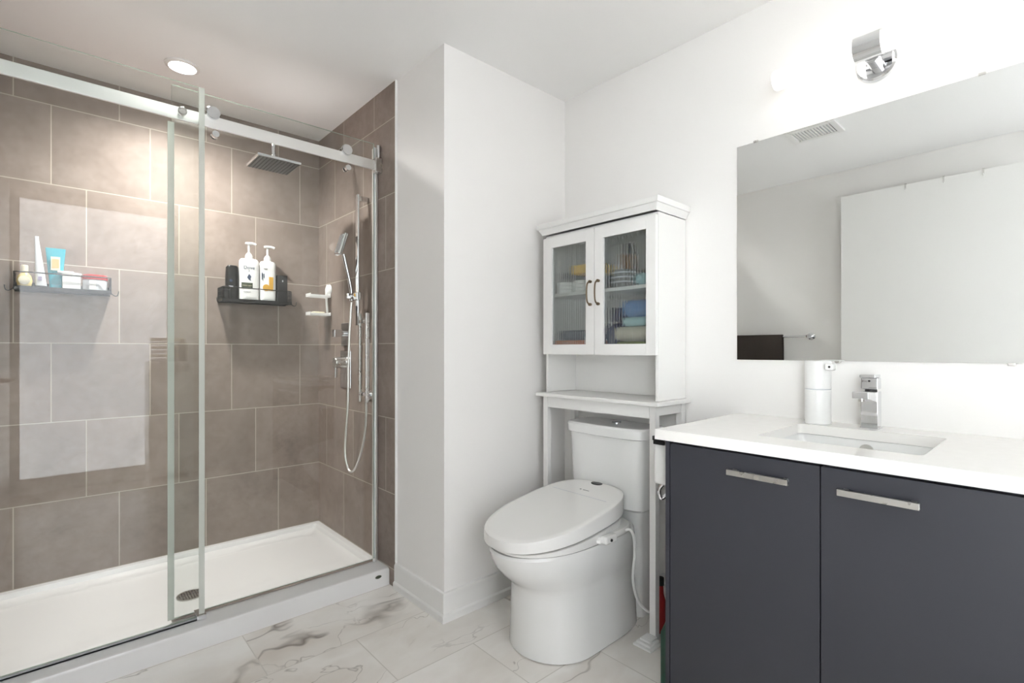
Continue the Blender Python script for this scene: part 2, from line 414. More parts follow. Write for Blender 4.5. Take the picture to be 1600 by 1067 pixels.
part('end_cap', MB().cyl((-.777, .548, 2.101), (-.777, .548, 2.165), .010), M['chrome'], t)
part('foot', MB().ball((-.795, .558, .094), .009), M['white'], t)

# ------------------------------------------------------------------ rain head
t = thing('rain_shower_head', 'square chrome rain shower head on a bent wall arm', 'shower head', (-1.175, .88, 2.07))
hc = Vector((-1.175, .875, 2.058)); s_ = .1
part('head', MB().box(hc.x-s_, hc.x+s_, hc.y-s_, hc.y+s_, 2.058, 2.070, .002), M['chrome'], t)
part('spray_plate', MB().box(hc.x-.094, hc.x+.094, hc.y-.094, hc.y+.094, 2.0570, 2.0578), M['grey'], t, 'grey spray plate')
nz = MB()
for i in range(12):
    for j in range(12):
        a, b = hc.x-.088+i*.016, hc.y-.088+j*.016; nz.cyl((a, b, 2.0569), (a, b, 2.0545), .0032, .0024, n=6)
part('nozzles', nz, M['dark'], t, 'rows of grey rubber nozzles')
part('ball_joint', MB().lathe((hc.x, hc.y, 2.070), [(.02, 0), (.02, .008), (.012, .014), (.013, .034), (.009, .042), (.006, .046)], 20), M['chrome'], t)
part('arm', MB().tube([(hc.x, hc.y, 2.11), (hc.x, hc.y, 2.15), (hc.x+.008, hc.y, 2.172), (hc.x+.03, hc.y, 2.182), (hc.x+.1, hc.y, 2.184), (-P_-.02, hc.y, 2.184)], .010, 12, 4), M['chrome'], t)
part('escutcheon', MB().box(-P_-.018, -P_-.0085, hc.y-.028, hc.y+.028, 2.156, 2.212, .002), M['chrome'], t)

# ------------------------------------------------------------------ slide bar, hand shower, hose
XP = -P_-.0085
t = thing('shower_slide_bar', 'chrome slide bar on the tiled plumbing wall carrying the hand shower', 'slide bar', (XP, .69, 1.3))
part('bar', MB().box(XP-.062, XP-.050, .677, .703, 1.27, 1.945, .003), M['chrome'], t)
for z in (1.30, 1.925): part('bracket', MB().box(XP-.050, XP, .680, .700, z-.014, z+.014, .003), M['chrome'], t)
part('holder', MB().box(XP-.070, XP-.044, .668, .712, 1.40, 1.44, .004).cyl((XP-.06, .712, 1.42), (XP-.06, .745, 1.42), .013).box(XP-.085, XP-.045, .745, .765, 1.41, 1.44, .004), M['chrome'], t)
t = thing('hand_shower', 'slim chrome hand shower resting in its holder beside the slide bar', 'hand shower', (XP-.06, .76, 1.4))
part('wand', MB().tube([(XP-.058, .758, 1.40), (XP-.063, .757, 1.47), (XP-.095, .753, 1.60), (XP-.105, .752, 1.64)], .0105, 14, 4), M['chrome'], t)
rot = Matrix.Translation((XP-.118, .75, 1.69)) @ Matrix.Rotation(math.radians(18), 4, 'Y') @ Matrix.Rotation(math.radians(0), 4, 'Z')
part('spray_head', MB().box(-.010, .012, -.028, .028, -.06, .06, .005, rot=rot), M['chrome'], t)
part('spray_face', MB().box(-.013, -.0105, -.022, .022, -.05, .05, .001, rot=rot), M['palegrey'], t)
hose = [(XP-.058, .758, 1.395), (XP-.062, .765, 1.30), (XP-.065, .78, 1.10), (XP-.06, .80, .85), (XP-.055, .845, .62), (XP-.05, .835, .53), (XP-.045, .80, .495),
        (XP-.045, .735, .53), (XP-.04, .665, .65), (XP-.035, .64, .78), (XP-.032, .645, .875), (XP-.03, .648, .90)]
solo('shower_hose', MB().tube(hose, .0065, 8, 6), M['steel'], (XP-.06, .8, .495), 'flexible chrome hose hanging in a loop from the hand shower', 'hose')
t = thing('hose_outlet', 'small chrome outlet elbow feeding the shower hose', 'outlet', (XP, .648, .91))
part('plate', MB().box(XP-.008, XP, .625, .671, .889, .935, .002), M['chrome'], t)
part('elbow', MB().cyl((XP-.008, .648, .912), (XP-.036, .648, .912), .010).cyl((XP-.03, .648, .915), (XP-.03, .648, .896), .009), M['chrome'], t)
# valves
def valve(name, label, z0, z1, zc, y0=.900, y1=1.015, rnd=False):
    t = thing(name, label, 'shower valve', (XP, (y0+y1)/2, zc))
    part('plate', MB().box(XP-.007, XP, y0, y1, z0, z1, .003), M['chrome'], t)
    yc = (y0+y1)/2
    if rnd:
        part('knob', MB().lathe((XP, yc, zc), [(.005, -.07), (.026, -.07), (.030, -.064), (.030, -.03), (.034, -.022), (.034, -.007), (.005, -.007)], 28, axis='x'), M['nickel'], t)
        part('lever', MB().box(XP-.066, XP-.052, yc-.006, yc+.006, zc-.085, zc-.02, .002), M['chrome'], t)
    else:
        part('stem', MB().cyl((XP-.007, yc, zc), (XP-.03, yc, zc), .016), M['chrome'], t)
        part('knob', MB().box(XP-.075, XP-.03, yc-.021, yc+.021, zc-.021, zc+.021, .003), M['chrome'], t)
valve('diverter_valve', 'upper chrome valve plate with square knob on the plumbing wall', 1.165, 1.295, 1.235, .905, 1.01)
valve('shower_mixer', 'lower chrome mixer plate with round knob on the plumbing wall', .93, 1.14, 1.075, .888, 1.022, True)

# suction soap dish
t = thing('soap_dish', 'white two tier suction soap dish on the shower wall near the corner', 'soap dish', (XP-.06, 1.19, 1.34))
yy = 1.19
part('suction_cup', MB().lathe((XP, yy, 1.50), [(.004, -.022), (.02, -.02), (.032, -.008), (.034, -.001), (.004, -.001)], 24, axis='x'), M['white'], t)
part('bracket', MB().tube([(XP-.012, yy, 1.53), (XP-.02, yy, 1.49), (XP-.018, yy, 1.42), (XP-.012, yy, 1.35)], .007, 8, 3), M['white'], t)
for z, n in ((1.452, 'upper_tray'), (1.345, 'lower_tray')):
    tr = MB(); tr.box(XP-.125, XP-.01, yy-.036, yy-.031, z, z+.014, .001).box(XP-.125, XP-.01, yy+.031, yy+.036, z, z+.014, .001)
    tr.box(XP-.128, XP-.123, yy-.036, yy+.036, z, z+.02, .001).box(XP-.012, XP-.007, yy-.036, yy+.036, z, z+.02, .001)
    for k in range(8): tr.box(XP-.12+k*.014, XP-.114+k*.014, yy-.031, yy+.031, z, z+.004)
    part(n, tr, M['white'], t)
solo('soap_bar', MB().box(XP-.105, XP-.035, yy-.024, yy+.024, 1.3495, 1.368, .008, 3), M['cream'], (XP-.07, yy, 1.3495), 'worn cream soap bar in the lower tray of the white soap dish', 'soap')

# ------------------------------------------------------------------ wire caddies
def caddy(xa, xb, label):
    z = 1.415; yb_ = YB-.002; yf_ = YB-.112
    t = thing('wire_shelf', label, 'shower shelf', ((xa+xb)/2, (yb_+yf_)/2, z))
    fl = MB().box(xa, xb, yf_, yf_+.004, z-.012, z+.006).box(xa, xb, yb_-.004, yb_, z-.012, z+.03).box(xa, xa+.004, yf_, yb_, z-.008, z+.004).box(xb-.004, xb, yf_, yb_, z-.008, z+.004)
    k = xa+.008
    while k < xb-.006: fl.box(k, k+.004, yf_+.004, yb_-.004, z-.003, z+.001); k += .010
    part('grid_floor', fl, M['blackwire'], t)
    rl = MB().tube([(xa+.004, yb_-.004, z+.066), (xa+.002, yf_+.012, z+.066), (xa+.012, yf_+.002, z+.066), (xb-.012, yf_+.002, z+.066), (xb-.002, yf_+.012, z+.066), (xb-.004, yb_-.004, z+.066)], .0026, 8, 1)
    part('rail', rl, M['blackwire'], t)
    for sx, x in ((1, xa), (-1, xb)):
        sd = MB()
        for q in range(8):
            y = yf_+.004+q*(yb_-yf_-.008)/7; sd.cyl((x+sx*.002, y, z), (x+sx*.002, y, z+.066), .0016, n=6)
        for zz in (z+.022, z+.044): sd.cyl((x+sx*.002, yf_+.003, zz), (x+sx*.002, yb_-.003, zz), .0014, n=6)
        part('side_panel', sd, M['blackwire'], t)
        part('hook', MB().tube([(x+sx*.002, yf_+.01, z-.004), (x-sx*.010, yf_+.006, z-.016), (x-sx*.022, yf_+.002, z-.014), (x-sx*.026, yf_, z+.006)], .002, 6, 3), M['blackwire'], t)
caddy(-1.322, -.965, 'black wire shower shelf on the tile holding two tall white pump bottles')
caddy(-2.112, -1.782, 'black wire shower shelf on the tile at the left holding tubes and jars')
Z0 = 1.4165
yc = YB-.062
def sq(cx, cy, hx, hy, z, n=28, e=3.2):
    return [(cx+hx*math.copysign(abs(math.cos(2*PI*i/n))**(2/e), math.cos(2*PI*i/n)), cy+hy*math.copysign(abs(math.sin(2*PI*i/n))**(2/e), math.sin(2*PI*i/n)), z) for i in range(n)]
def fr(x, y, z):   # matrix for lettering facing -y
    return Matrix.Translation((x, y, z)) @ Matrix.Rotation(PI/2, 4, 'X')
def pump_bottle(x, hw, ztop, zpump, label, kind):
    t = thing('pump_bottle', label, 'bottle', (x, yc, Z0))
    hd = .030
    b = MB().loops([sq(x, yc, hw*.94, hd*.94, Z0), sq(x, yc, hw, hd, Z0+.006), sq(x, yc, hw, hd, Z0+(ztop-Z0)*.8), sq(x, yc, hw*.97, hd*.95, ztop-.014), sq(x, yc, hw*.82, hd*.8, ztop-.004), sq(x, yc, hw*.4, hd*.5, ztop)])
    part('body', b, M['white'], t)
    p = MB().lathe((x, yc, ztop), [(.019, -.001), (.019, .014), (.015, .024), (.008, .032), (.006, .034), (.006, zpump-ztop-.012)], 20)
    part('collar', p, M['white'], t)
    part('nozzle', MB().tube([(x-.016, yc-.002, zpump-.006), (x, yc-.006, zpump-.005), (x+.018, yc-.014, zpump-.006), (x+.032, yc-.020, zpump-.012)], .0068, 10, 3).box(x-.018, x+.018, yc-.011, yc+.009, zpump-.012, zpump, .003), M['white'], t)
    fy = yc-hd-.0006
    if kind == 0:
        text_part('lettering', 'Dove', .026, fr(x-.006, fy, ztop-.062), M['bluegrey'], t)
        g = MB(); g.ball((x-.006, fy, ztop-.072), .003, sy=.3)
        g.loops([[(x-.006+a, y, ztop-.108+b) for a, b in ((0, .02), (.011, .006), (.007, -.008), (.010, -.02), (-.002, -.012), (-.010, 0))] for y in (fy, fy+.002)])
        part('emblem', g, M['bluegrey'], t)
        part('label_patch', MB().box(x-.044, x+.012, fy-.0002, fy+.002, Z0+.07, Z0+.098), M['oliveg'], t)
        text_part('small_print', 'intense repair', .0085, fr(x-.016, fy-.0004, Z0+.08), M['cream'], t)
        text_part('footer_print', 'shampoo', .010, fr(x-.016, fy, Z0+.045), M['grey'], t)
    else:
        text_part('lettering', 'hair', .016, fr(x-.018, fy, ztop-.052), M['grey'], t)
        part('label_mark', MB().box(x-.038, x-.033, fy, fy+.002, ztop-.11, ztop-.07).box(x-.028, x-.024, fy, fy+.002, ztop-.1, ztop-.075), M['bluegrey'], t)
        part('gold_band', MB().box(x+.0, x+.022, fy-.0002, fy+.002, Z0+.062, Z0+.14), M['gold'], t)
        g = MB(); g.loops([[(x-.014+.019*math.cos(2*PI*i/20), y, Z0+.078+.019*math.sin(2*PI*i/20)) for i in range(20)] for y in (fy, fy+.002)])
        part('gold_disc', g, M['gold'], t)
pump_bottle(-1.180, .050, 1.652, 1.742, 'taller white pump shampoo bottle with dark emblem on the right shower shelf', 0)
pump_bottle(-1.083, .042, 1.648, 1.735, 'white pump bottle with gold band on the right shower shelf', 1)
t = thing('hair_product_bottle', 'black squeeze bottle left of the white pump bottles on the shower shelf', 'bottle', (-1.262, yc, Z0))
part('body', MB().loops([sq(-1.262, yc+.006, .03, .020, Z0), sq(-1.262, yc+.006, .033, .022, Z0+.01), sq(-1.262, yc+.006, .033, .022, Z0+.12), sq(-1.262, yc+.006, .030, .020, 1.595), sq(-1.262, yc+.006, .022, .014, 1.605)]), M['black'], t)
part('label_print', MB().box(-1.283, -1.262, yc-.0168, yc-.015, Z0+.066, Z0+.076), M['palegrey'], t)
part('badge', MB().ball((-1.272, yc-.015, Z0+.104), .008, sy=.3), M['bluegrey'], t)
t = thing('small_black_tub', 'small black tub at the left end of the right shower shelf', 'tub', (-1.302, yc-.024, Z0))
part('body', MB().lathe((-1.297, yc-.022, Z0), [(.017, 0), (.019, .004), (.019, .05), (.017, .052)], 20), M['dark'], t)
part('lid', MB().lathe((-1.297, yc-.022, Z0), [(.020, .0525), (.020, .068), (.017, .071)], 20), M['black'], t)
t = thing('dark_carton', 'dark narrow carton at the right end of the right shower shelf', 'box', (-1.008, yc, Z0))
part('carton', MB().box(-1.037, -.980, yc-.022, yc+.022, Z0, 1.573, .003), M['dark'], t)
part('print', MB().box(-1.010, -1.004, yc-.0235, yc-.0222, 1.535, 1.546), M['palegrey'], t)
# left shelf items
x = -2.078
t = thing('oil_bottle', 'small round bottle of pale yellow oil with cream cap on the left shelf', 'bottle', (x, yc-.01, Z0))
part('body', MB().lathe((x, yc-.01, Z0), [(.018, 0), (.023, .01), (.026, .03), (.022, .05), (.013, .062), (.011, .066)], 24, sx=1, sy=.8), M['paleoil'], t)
part('cap', MB().lathe((x, yc-.01, Z0), [(.0125, .0665), (.0125, .095), (.010, .098)], 20), M['cream'], t)
part('label', MB().loops([[(x+.019*math.cos(2*PI*i/20), y, Z0+.031+.019*math.sin(2*PI*i/20)) for i in range(20)] for y in (yc-.0335, yc-.029)]), M['cream'], t)
def squeeze(x, w0, w1, zc, ztop, mats, label, lab, dep=.016, lean=0, cat='tube'):
    t = thing('squeeze_tube', label, cat, (x, yc, Z0))
    part('cap', MB().loops([sq(x, yc, w0, .015, Z0), sq(x, yc, w0, .015, zc)]), mats[0], t)
    rs = []
    for k in range(7):
        f = k/6; rs.append(sq(x+lean*f, yc, w0*.98+(w1-w0)*f, dep*(1-f)+.0022*f, zc+.0005+(ztop-zc)*f*.94))
    rs.append(sq(x+lean, yc, w1, .0016, ztop))
    part('body', MB().loops(rs), mats[1], t)
    return t
t = squeeze(-2.025, .020, .007, Z0+.012, 1.648, (M['dark'], M['palegrey']), 'tall white tapering tube standing on its cap on the left shelf', 0, lean=-.014)
part('printed_label', MB().box(-2.034, -2.022, yc-.0175, yc-.0145, Z0+.035, Z0+.052), M['lilac'], t)
t = squeeze(-1.977, .022, .034, Z0+.022, 1.602, (M['teal'], M['teal']), 'teal squeeze tube with orange picture label on the left shelf', 0)
part('picture_label', MB().box(-1.993, -1.962, yc-.0165, yc-.012, Z0+.085, Z0+.145), M['cream'], t, 'cream label')
part('picture', MB().box(-1.989, -1.966, yc-.0175, yc-.0168, Z0+.095, Z0+.135), M['peach'], t)
t = thing('white_box', 'small white box with a white bar lying on its lid on the left shelf', 'box', (-1.925, yc-.01, Z0))
part('box', MB().box(-1.955, -1.892, yc-.036, yc+.022, Z0, 1.480, .003), M['white'], t)
part('lid', MB().box(-1.957, -1.890, yc-.038, yc+.024, 1.4805, 1.486, .002), M['white'], t)
solo('plastic_bar', MB().box(-1.972, -1.915, yc-.034, yc-.004, 1.4895, 1.500, .005, 3, rot=None).tube([(-1.93, yc-.018, 1.4935), (-1.905, yc-.014, 1.492), (-1.89, yc-.01, 1.491)], .0045, 8, 3), M['white'], (-1.93, yc-.018, 1.4865), 'white plastic bar lying across the small white box on the left shelf', 'toiletry')
t = thing('cream_jar', 'clear and white jar with a red lid at the right end of the left shelf', 'jar', (-1.84, yc-.006, Z0))
part('body', MB().lathe((-1.840, yc+.002, Z0), [(.040, 0), (.045, .004), (.045, .05), (.042, .054)], 32, sy=.85), M['palegrey'], t)
part('lid', MB().lathe((-1.840, yc+.002, Z0), [(.047, .0545), (.047, .074), (.042, .078)], 32, sy=.85), M['red'], t, 'glossy red lid')
part('white_label', MB().box(-1.862, -1.838, yc-.0365, yc-.0335, Z0+.008, Z0+.05), M['white'], t)

# ------------------------------------------------------------------ lights with fixtures
t = thing('recessed_light', 'round recessed ceiling light glowing above the shower', 'ceiling light', (-1.547, .943, H))
part('trim_ring', MB().lathe((-1.547, .943, H), [(.052, -.0005), (.070, -.0005), (.068, -.006), (.054, -.010), (.052, -.004)], 36), M['trim'], t)
part('lens', MB().lathe((-1.547, .943, H), [(.001, -.003), (.051, -.003), (.051, -.0055), (.001, -.0055)], 32), M['shower_lens'], t)
sp = bpy.data.lights.new('shower_beam', 'SPOT'); sp.energy = P_SHOWER; sp.color = (1, .97, .94); sp.spot_size = math.radians(158); sp.spot_blend = 1.0; sp.shadow_soft_size = .045
so = bpy.data.objects.new('shower_beam', sp); C.objects.link(so); so.location = (-1.547, .943, H-.012)
# vanity light: chrome centre, two frosted tubes
LY = -1.350; LZ = 2.085; LX = -.100
t = thing('vanity_light', 'two frosted glass tubes on a chrome centre above the mirror', 'wall light', (0, LY, 2.07))
part('wall_plate', MB().lathe((0, LY, 2.068), [(.002, -.020), (.050, -.020), (.056, -.014), (.057, -.0005), (.002, -.0005)], 36, axis='x'), M['chrome'], t)
part('arm', MB().cyl((-.0205, LY, 2.068), (LX+.036, LY, 2.068), .02), M['chrome'], t)
part('centre_ring', MB().lathe((LX, LY, LZ), [(.030, -.036), (.038, -.036), (.038, .036), (.030, .036)], 36, axis='y'), M['chrome'], t)
for y0, y1 in ((LY-.276, LY-.037), (LY+.037, LY+.276)):
    a = MB(); s1 = 1 if y1 > LY else -1
    ye = y1 if s1 > 0 else y0; yi = y0 if s1 > 0 else y1
    a.lathe((LX, 0, LZ), [(.032, yi), (.0335, yi+s1*.004), (.0335, ye-s1*.008), (.030, ye-s1*.001), (.002, ye)] , 32, axis='y')
    part('tube_shade', a, M['tube'], t)

# ceiling vent
t = thing('exhaust_vent', 'square white ceiling exhaust vent seen in the mirror', 'vent', (-1.37, -.76, H))
vx0, vx1, vy0, vy1 = -1.475, -1.265, -.885, -.62
part('frame', MB().box(vx0, vx1, vy0, vy0+.03, H-.014, H-.0005, .003).box(vx0, vx1, vy1-.03, vy1, H-.014, H-.0005, .003).box(vx0, vx0+.03, vy0+.03, vy1-.03, H-.014, H-.0005, .003).box(vx1-.03, vx1, vy0+.03, vy1-.03, H-.014, H-.0005, .003), M['trim'], t)
sl = MB()
for k in range(12):
    y = vy0+.036+k*.0165; sl.box(vx0+.03, vx1-.03, y, y+.008, H-.010, H-.004)
part('louvres', sl, M['trim'], t)
part('backing', MB().box(vx0+.031, vx1-.031, vy0+.031, vy1-.031, H-.003, H-.0006), M['palegrey'], t)

# ------------------------------------------------------------------ mirror
t = thing('wall_mirror', 'large frameless rectangular mirror above the vanity', 'mirror', (0, -1.4, 1.106))
part('glass', MB().box(-.0065, -.0015, -1.90, -.902, 1.107, 1.931), M['mirror'], t)
for y, z in ((-.973, 1.933), (-1.6, 1.933), (-1.242, 1.105), (-1.66, 1.105)):
    part('clip', MB().box(-.010, -.0005, y-.008, y+.008, z-.004, z+.003, .001), M['nickel'], t)

# ------------------------------------------------------------------ door leaf folded against the opposite wall, lever, hooks
t = thing('open_door', 'tall flat white door folded open against the wall, seen in the mirror', 'door', (-2.215, -1.1, 0))
part('leaf', MB().box(-2.235, -2.198, -1.62, -.673, .012, 2.235, .002), M['trim'], t)
lv = MB().lathe((-2.198, -.74, .99), [(.003, .001), (.026, .001), (.026, .008), (.012, .010), (.010, .045), (.003, .045)], 24, axis='x')
lv.tube([(-2.155, -.74, .99), (-2.148, -.77, .99), (-2.147, -.86, .99)], .008, 10, 3)
part('lever', lv, M['brown'], t)
for z in (.25, 1.1, 2.0): part('hinge', MB().cyl((-2.205, -1.626, z-.04), (-2.205, -1.626, z+.04), .006).box(-2.275, -2.21, -1.632, -1.622, z-.04, z+.04), M['nickel'], t)
for y in (-1.04, -1.233, -1.417):
    h = MB().box(-2.1975, -2.1965, y-.004, y+.004, 2.205, 2.24).box(-2.2375, -2.1965, y-.004, y+.004, 2.2385, 2.2415).box(-2.2375, -2.2365, y-.004, y+.004, 2.205, 2.24).tube([(-2.197, y, 2.207), (-2.19, y, 2.198), (-2.182, y, 2.208)], .002, 6, 3)
    lab = {-1.04: 'leftmost thin metal hook over the top of the white door', -1.233: 'middle thin metal hook over the top of the white door', -1.417: 'rightmost thin metal hook over the top of the white door'}[y]
    solo('over_door_hook', h, M['nickel'], (-2.197, y, 2.205), lab, 'hook', 'hooks over the door')
# towel bar
t = thing('towel_bar', 'round chrome towel bar on the wall reflected in the mirror', 'towel bar', (XW, -.15, 1.245))
part('bar', MB().cyl((XW+.07, -.46, 1.245), (XW+.07, .16, 1.245), .008), M['chrome'], t)
for y in (-.46, .16):
    part('post', MB().lathe((XW, y, 1.245), [(.003, .0005), (.026, .0005), (.026, .012), (.012, .018), (.010, .058), (.016, .062), (.016, .078), (.003, .08)], 24, axis='x'), M['chrome'], t)
tw = MB(); yv = [-.28+.36*i/24 for i in range(25)]
path = [(.0865, .62), (.087, .80), (.086, 1.0), (.085, 1.18), (.083, 1.240), (.078, 1.252), (.07, 1.256), (.062, 1.252), (.057, 1.24), (.055, 1.15), (.054, .95), (.054, .70)]
def tsheet(off):
    R = []
    for d, z in path:
        R.append([(XW+d+(off if d > .07 else (-off if d < .07 else 0))+.002*math.sin(y*60+z*3)*(1 if z < 1.2 else 0), y, z+(off if abs(d-.07) < .009 else 0)) for y in yv])
    return R
A = tsheet(.006); B = tsheet(0.0006)
tw.loops([a+list(reversed(b)) for a, b in zip(A, B)])
solo('hand_towel', tw, M['towel'], (XW+.07, -.1, 1.25), 'dark brown towel hanging over the chrome towel bar in the mirror', 'towel')

# ------------------------------------------------------------------ vanity
VX = -.55; VY0 = -.930; VY1 = -1.785
t = thing('vanity_cabinet', 'charcoal vanity cabinet with two flat doors under the white counter', 'vanity', (-.28, -1.36, 0))
c = MB().box(VX-.020, -.001, VY0-.014, VY0, 0, .866, .0008).box(VX-.020, -.001, VY1, VY1+.014, 0, .866, .0008)
c.box(VX+.02, -.001, VY1+.018, VY0-.018, .10, .118).box(-.02, -.001, VY1+.018, VY0-.018, .118, .80).box(VX, VX+.016, VY1+.018, VY0-.018, .80, .866)
part('carcass', c, M['char'], t)
part('toe_kick', MB().box(VX+.05, VX+.065, VY1+.019, VY0-.019, 0, .099), M['char'], t)
for ya, yb, ha, hb in ((-1.3545, -.9465, -1.291, -1.134), (-1.770, -1.3575, -1.553, -1.399)):
    dr_ = part('door', MB().box(VX-.020, VX-.002, ya, yb, .105, .858, .0012), M['char'], t)
    hd = MB().box(VX-.050, VX-.040, ha, hb, .801, .816, .001).box(VX-.040, VX-.0205, ha+.008, ha+.018, .803, .814).box(VX-.040, VX-.0205, hb-.018, hb-.008, .803, .814)
    part('handle', hd, M['nickel'], dr_, 'flat brushed nickel pull')
# counter with cut-out
CX0, CX1, CY0, CY1 = -.590, -.0005, -1.80, -.905
SX0, SX1, SY0, SY1 = -.475, -.128, -1.540, -1.163
ct = MB()
def ringrect(xa, xb, ya, yb, z): return [(xa, ya, z), (xb, ya, z), (xb, yb, z), (xa, yb, z)]
o1 = ringrect(CX0, CX1, CY0, CY1, .868); o2 = ringrect(CX0, CX1, CY0, CY1, .8975); o3 = ringrect(CX0+.0015, CX1, CY0+.0015, CY1-.0015, .899)
i1 = rr(SX0, SX1, SY0, SY1, .899, .018, 5); i2 = rr(SX0, SX1, SY0, SY1, .868, .018, 5)
ct.loops([o1, o2, o3], cap=False)
def bridge(bm, outer, inner):
    # outer: 4 pts order (-,-)(+,-)(+,+)(-,+); inner: from rr: starts at (+x side of +,+ corner), ccw
    O = [bm.verts.new(p) for p in outer]; I = [bm.verts.new(p) for p in inner]; n = 6
    corner = [2, 3, 0, 1]
    for k in range(4):
        seg = I[k*n:(k+1)*n]; oc = O[corner[k]]
        for a, b in zip(seg, seg[1:]): bm.faces.new((oc, a, b))
        nxt = O[corner[(k+1) % 4]]; bm.faces.new((oc, seg[-1], I[((k+1)*n) % 24], nxt))
bridge(ct.bm, o3, i1); bridge(ct.bm, o1, i2); ct.loops([i1, i2], cap=False)
solo('countertop', ct, M['counter'], (-.3, -1.35, .868), 'white quartz vanity countertop with square edge and sink cutout', 'countertop')
t = thing('undermount_sink', 'white rectangular undermount sink set into the countertop', 'sink', (-.3, -1.35, .74))
sk = MB(); g_ = .004
sk.loops([rr(SX0-.025, SX1+.025, SY0-.025, SY1+.025, .8665, .02), rr(SX0-g_, SX1+g_, SY0-g_, SY1+g_, .8665, .02), rr(SX0-g_+.002, SX1+g_-.002, SY0-g_+.002, SY1+g_-.002, .85, .022),
          rr(SX0+.012, SX1-.006, SY0+.012, SY1-.012, .79, .03), rr(SX0+.03, SX1-.02, SY0+.03, SY1-.03, .765, .04), rr(SX0+.07, SX1-.06, SY0+.07, SY1-.07, .757, .04)], cap=False)
lastp = rr(SX0+.07, SX1-.06, SY0+.07, SY1-.07, .757, .04); sk.bm.faces.new([sk.bm.verts.new(p) for p in lastp])
sk.loops([rr(SX0-.025, SX1+.025, SY0-.025, SY1+.025, .8665, .02), rr(SX0-.01, SX1+.01, SY0-.01, SY1+.01, .80, .03), rr(SX0+.03, SX1-.03, SY0+.03, SY1-.03, .74, .03)], cap=False)
sk.bm.faces.new([sk.bm.verts.new(p) for p in rr(SX0+.03, SX1-.03, SY0+.03, SY1-.03, .74, .03)])
part('basin', sk, M['porcelain'], t)
ov = MB().lathe((SX1-.002, -1.352, .838), [(.010, -.0065), (.018, -.007), (.018, .0), (.010, .0)], 28, axis='x')
part('overflow_ring', ov, M['nickel'], t)
part('overflow_mesh', MB().lathe((SX1-.002, -1.352, .838), [(.001, -.004), (.010, -.004), (.010, -.003), (.001, -.003)], 20, axis='x'), M['grey'], t)
part('drain', MB().lathe((-.28, -1.352, .757), [(.001, .003), (.02, .003), (.022, .001), (.022, -.001), (.001, -.001)], 24), M['chrome'], t)
# faucet
t = thing('faucet', 'square chrome single hole faucet behind the sink', 'faucet', (-.075, -1.350, .899))
part('body', MB().box(-.098, -.052, -1.373, -1.329, .8995, 1.015, .0015), M['chrome'], t)
part('base_plate', MB().box(-.101, -.049, -1.376, -1.326, .8992, .904, .001), M['chrome'], t)
part('spout', MB().prism([(-.098, .985), (-.098, 1.0125), (-.195, 1.020), (-.198, 1.018), (-.198, 1.000)], 'y', -1.371, -1.331, .001), M['chrome'], t)
part('aerator', MB().cyl((-.180, -1.351, 1.000), (-.180, -1.351, .991), .009), M['nickel'], t)
rot = Matrix.Translation((-.075, -1.351, 1.045))
part('cartridge', MB().cyl((-.075, -1.351, 1.0152), (-.075, -1.351, 1.024), .016), M['dark'], t)
part('handle', MB().box(-.097, -.053, -1.373, -1.329, 1.022, 1.058, .003).box(-.120, -.053, -1.371, -1.331, 1.0583, 1.068, .002), M['chrome'], t)
part('index_dot', MB().ball((-.0978, -1.351, 1.048), .003), M['dark'], t)
# automatic soap dispenser
t = thing('soap_dispenser', 'white cylindrical automatic soap dispenser beside the faucet', 'soap dispenser', (-.082, -1.205, .899))
part('bottle', MB().lathe((-.082, -1.205, .8992), [(.036, 0), (.0385, .003), (.0385, .112), (.037, .1135)], 36), M['white'], t)
part('seam_ring', MB().lathe((-.082, -1.205, .8992), [(.0372, .1137), (.0372, .1165)], 36), M['palegrey'], t)
part('pump_top', MB().lathe((-.082, -1.205, .8992), [(.0375, .1167), (.0388, .118), (.0388, .204), (.037, .208), (.034, .2095)], 36), M['white'], t)
part('spout', MB().box(-.128, -.092, -1.262, -1.236, 1.078, 1.102, .006, 3), M['white'], t)
part('sensor', MB().ball((-.1285, -1.251, 1.090), .0035), M['black'], t)

# things hanging on the vanity side and standing in the gap
t = thing('paper_holder', 'white paper holder with black hook on the vanity side below the counter', 'holder', (-.45, -.88, .77))
part('case', MB().box(-.500, -.400, -.929, -.842, .70, .846, .012, 3), M['white'], t)
part('hook', MB().box(-.512, -.488, -.888, -.846, .847, .862, .002).box(-.512, -.502, -.888, -.850, .835, .847, .001), M['black'], t, 'black hook')
part('clip', MB().tube([(-.49, -.872, .702), (-.495, -.862, .682), (-.49, -.868, .655), (-.48, -.880, .668)], .006, 8, 3), M['chrome'], t, 'chrome clip')
t = thing('cleaner_bottle', 'dark green cleaner bottle with white cap on the floor beside the vanity', 'bottle', (-.42, -.868, 0))
part('body', MB().loops([sq(-.42, -.868, .040, .030, 0.0005), sq(-.42, -.868, .042, .032, .01), sq(-.42, -.868, .042, .032, .19), sq(-.42, -.868, .018, .016, .235), sq(-.42, -.868, .016, .015, .245)]), M['darkgreen'], t)
part('cap', MB().loops([sq(-.42, -.868, .022, .020, .2455), sq(-.42, -.868, .022, .020, .29), sq(-.42, -.868, .014, .012, .305)]), M['white'], t, 'white cap')
t = thing('red_cleaner_bottle', 'slim red bottle standing between the cabinet leg and the vanity', 'bottle', (-.15, -.655, 0))
part('body', MB().lathe((-.15, -.655, .0005), [(.018, 0), (.020, .005), (.020, .13), (.013, .155), (.011, .19)], 20), M['red'], t)
part('cap', MB().lathe((-.15, -.655, .0005), [(.014, .1905), (.014, .22)], 20), M['dark'], t)
t = thing('toilet_brush', 'toilet brush with white handle in a beige holder behind the cabinet leg', 'toilet brush', (-.09, -.705, 0))
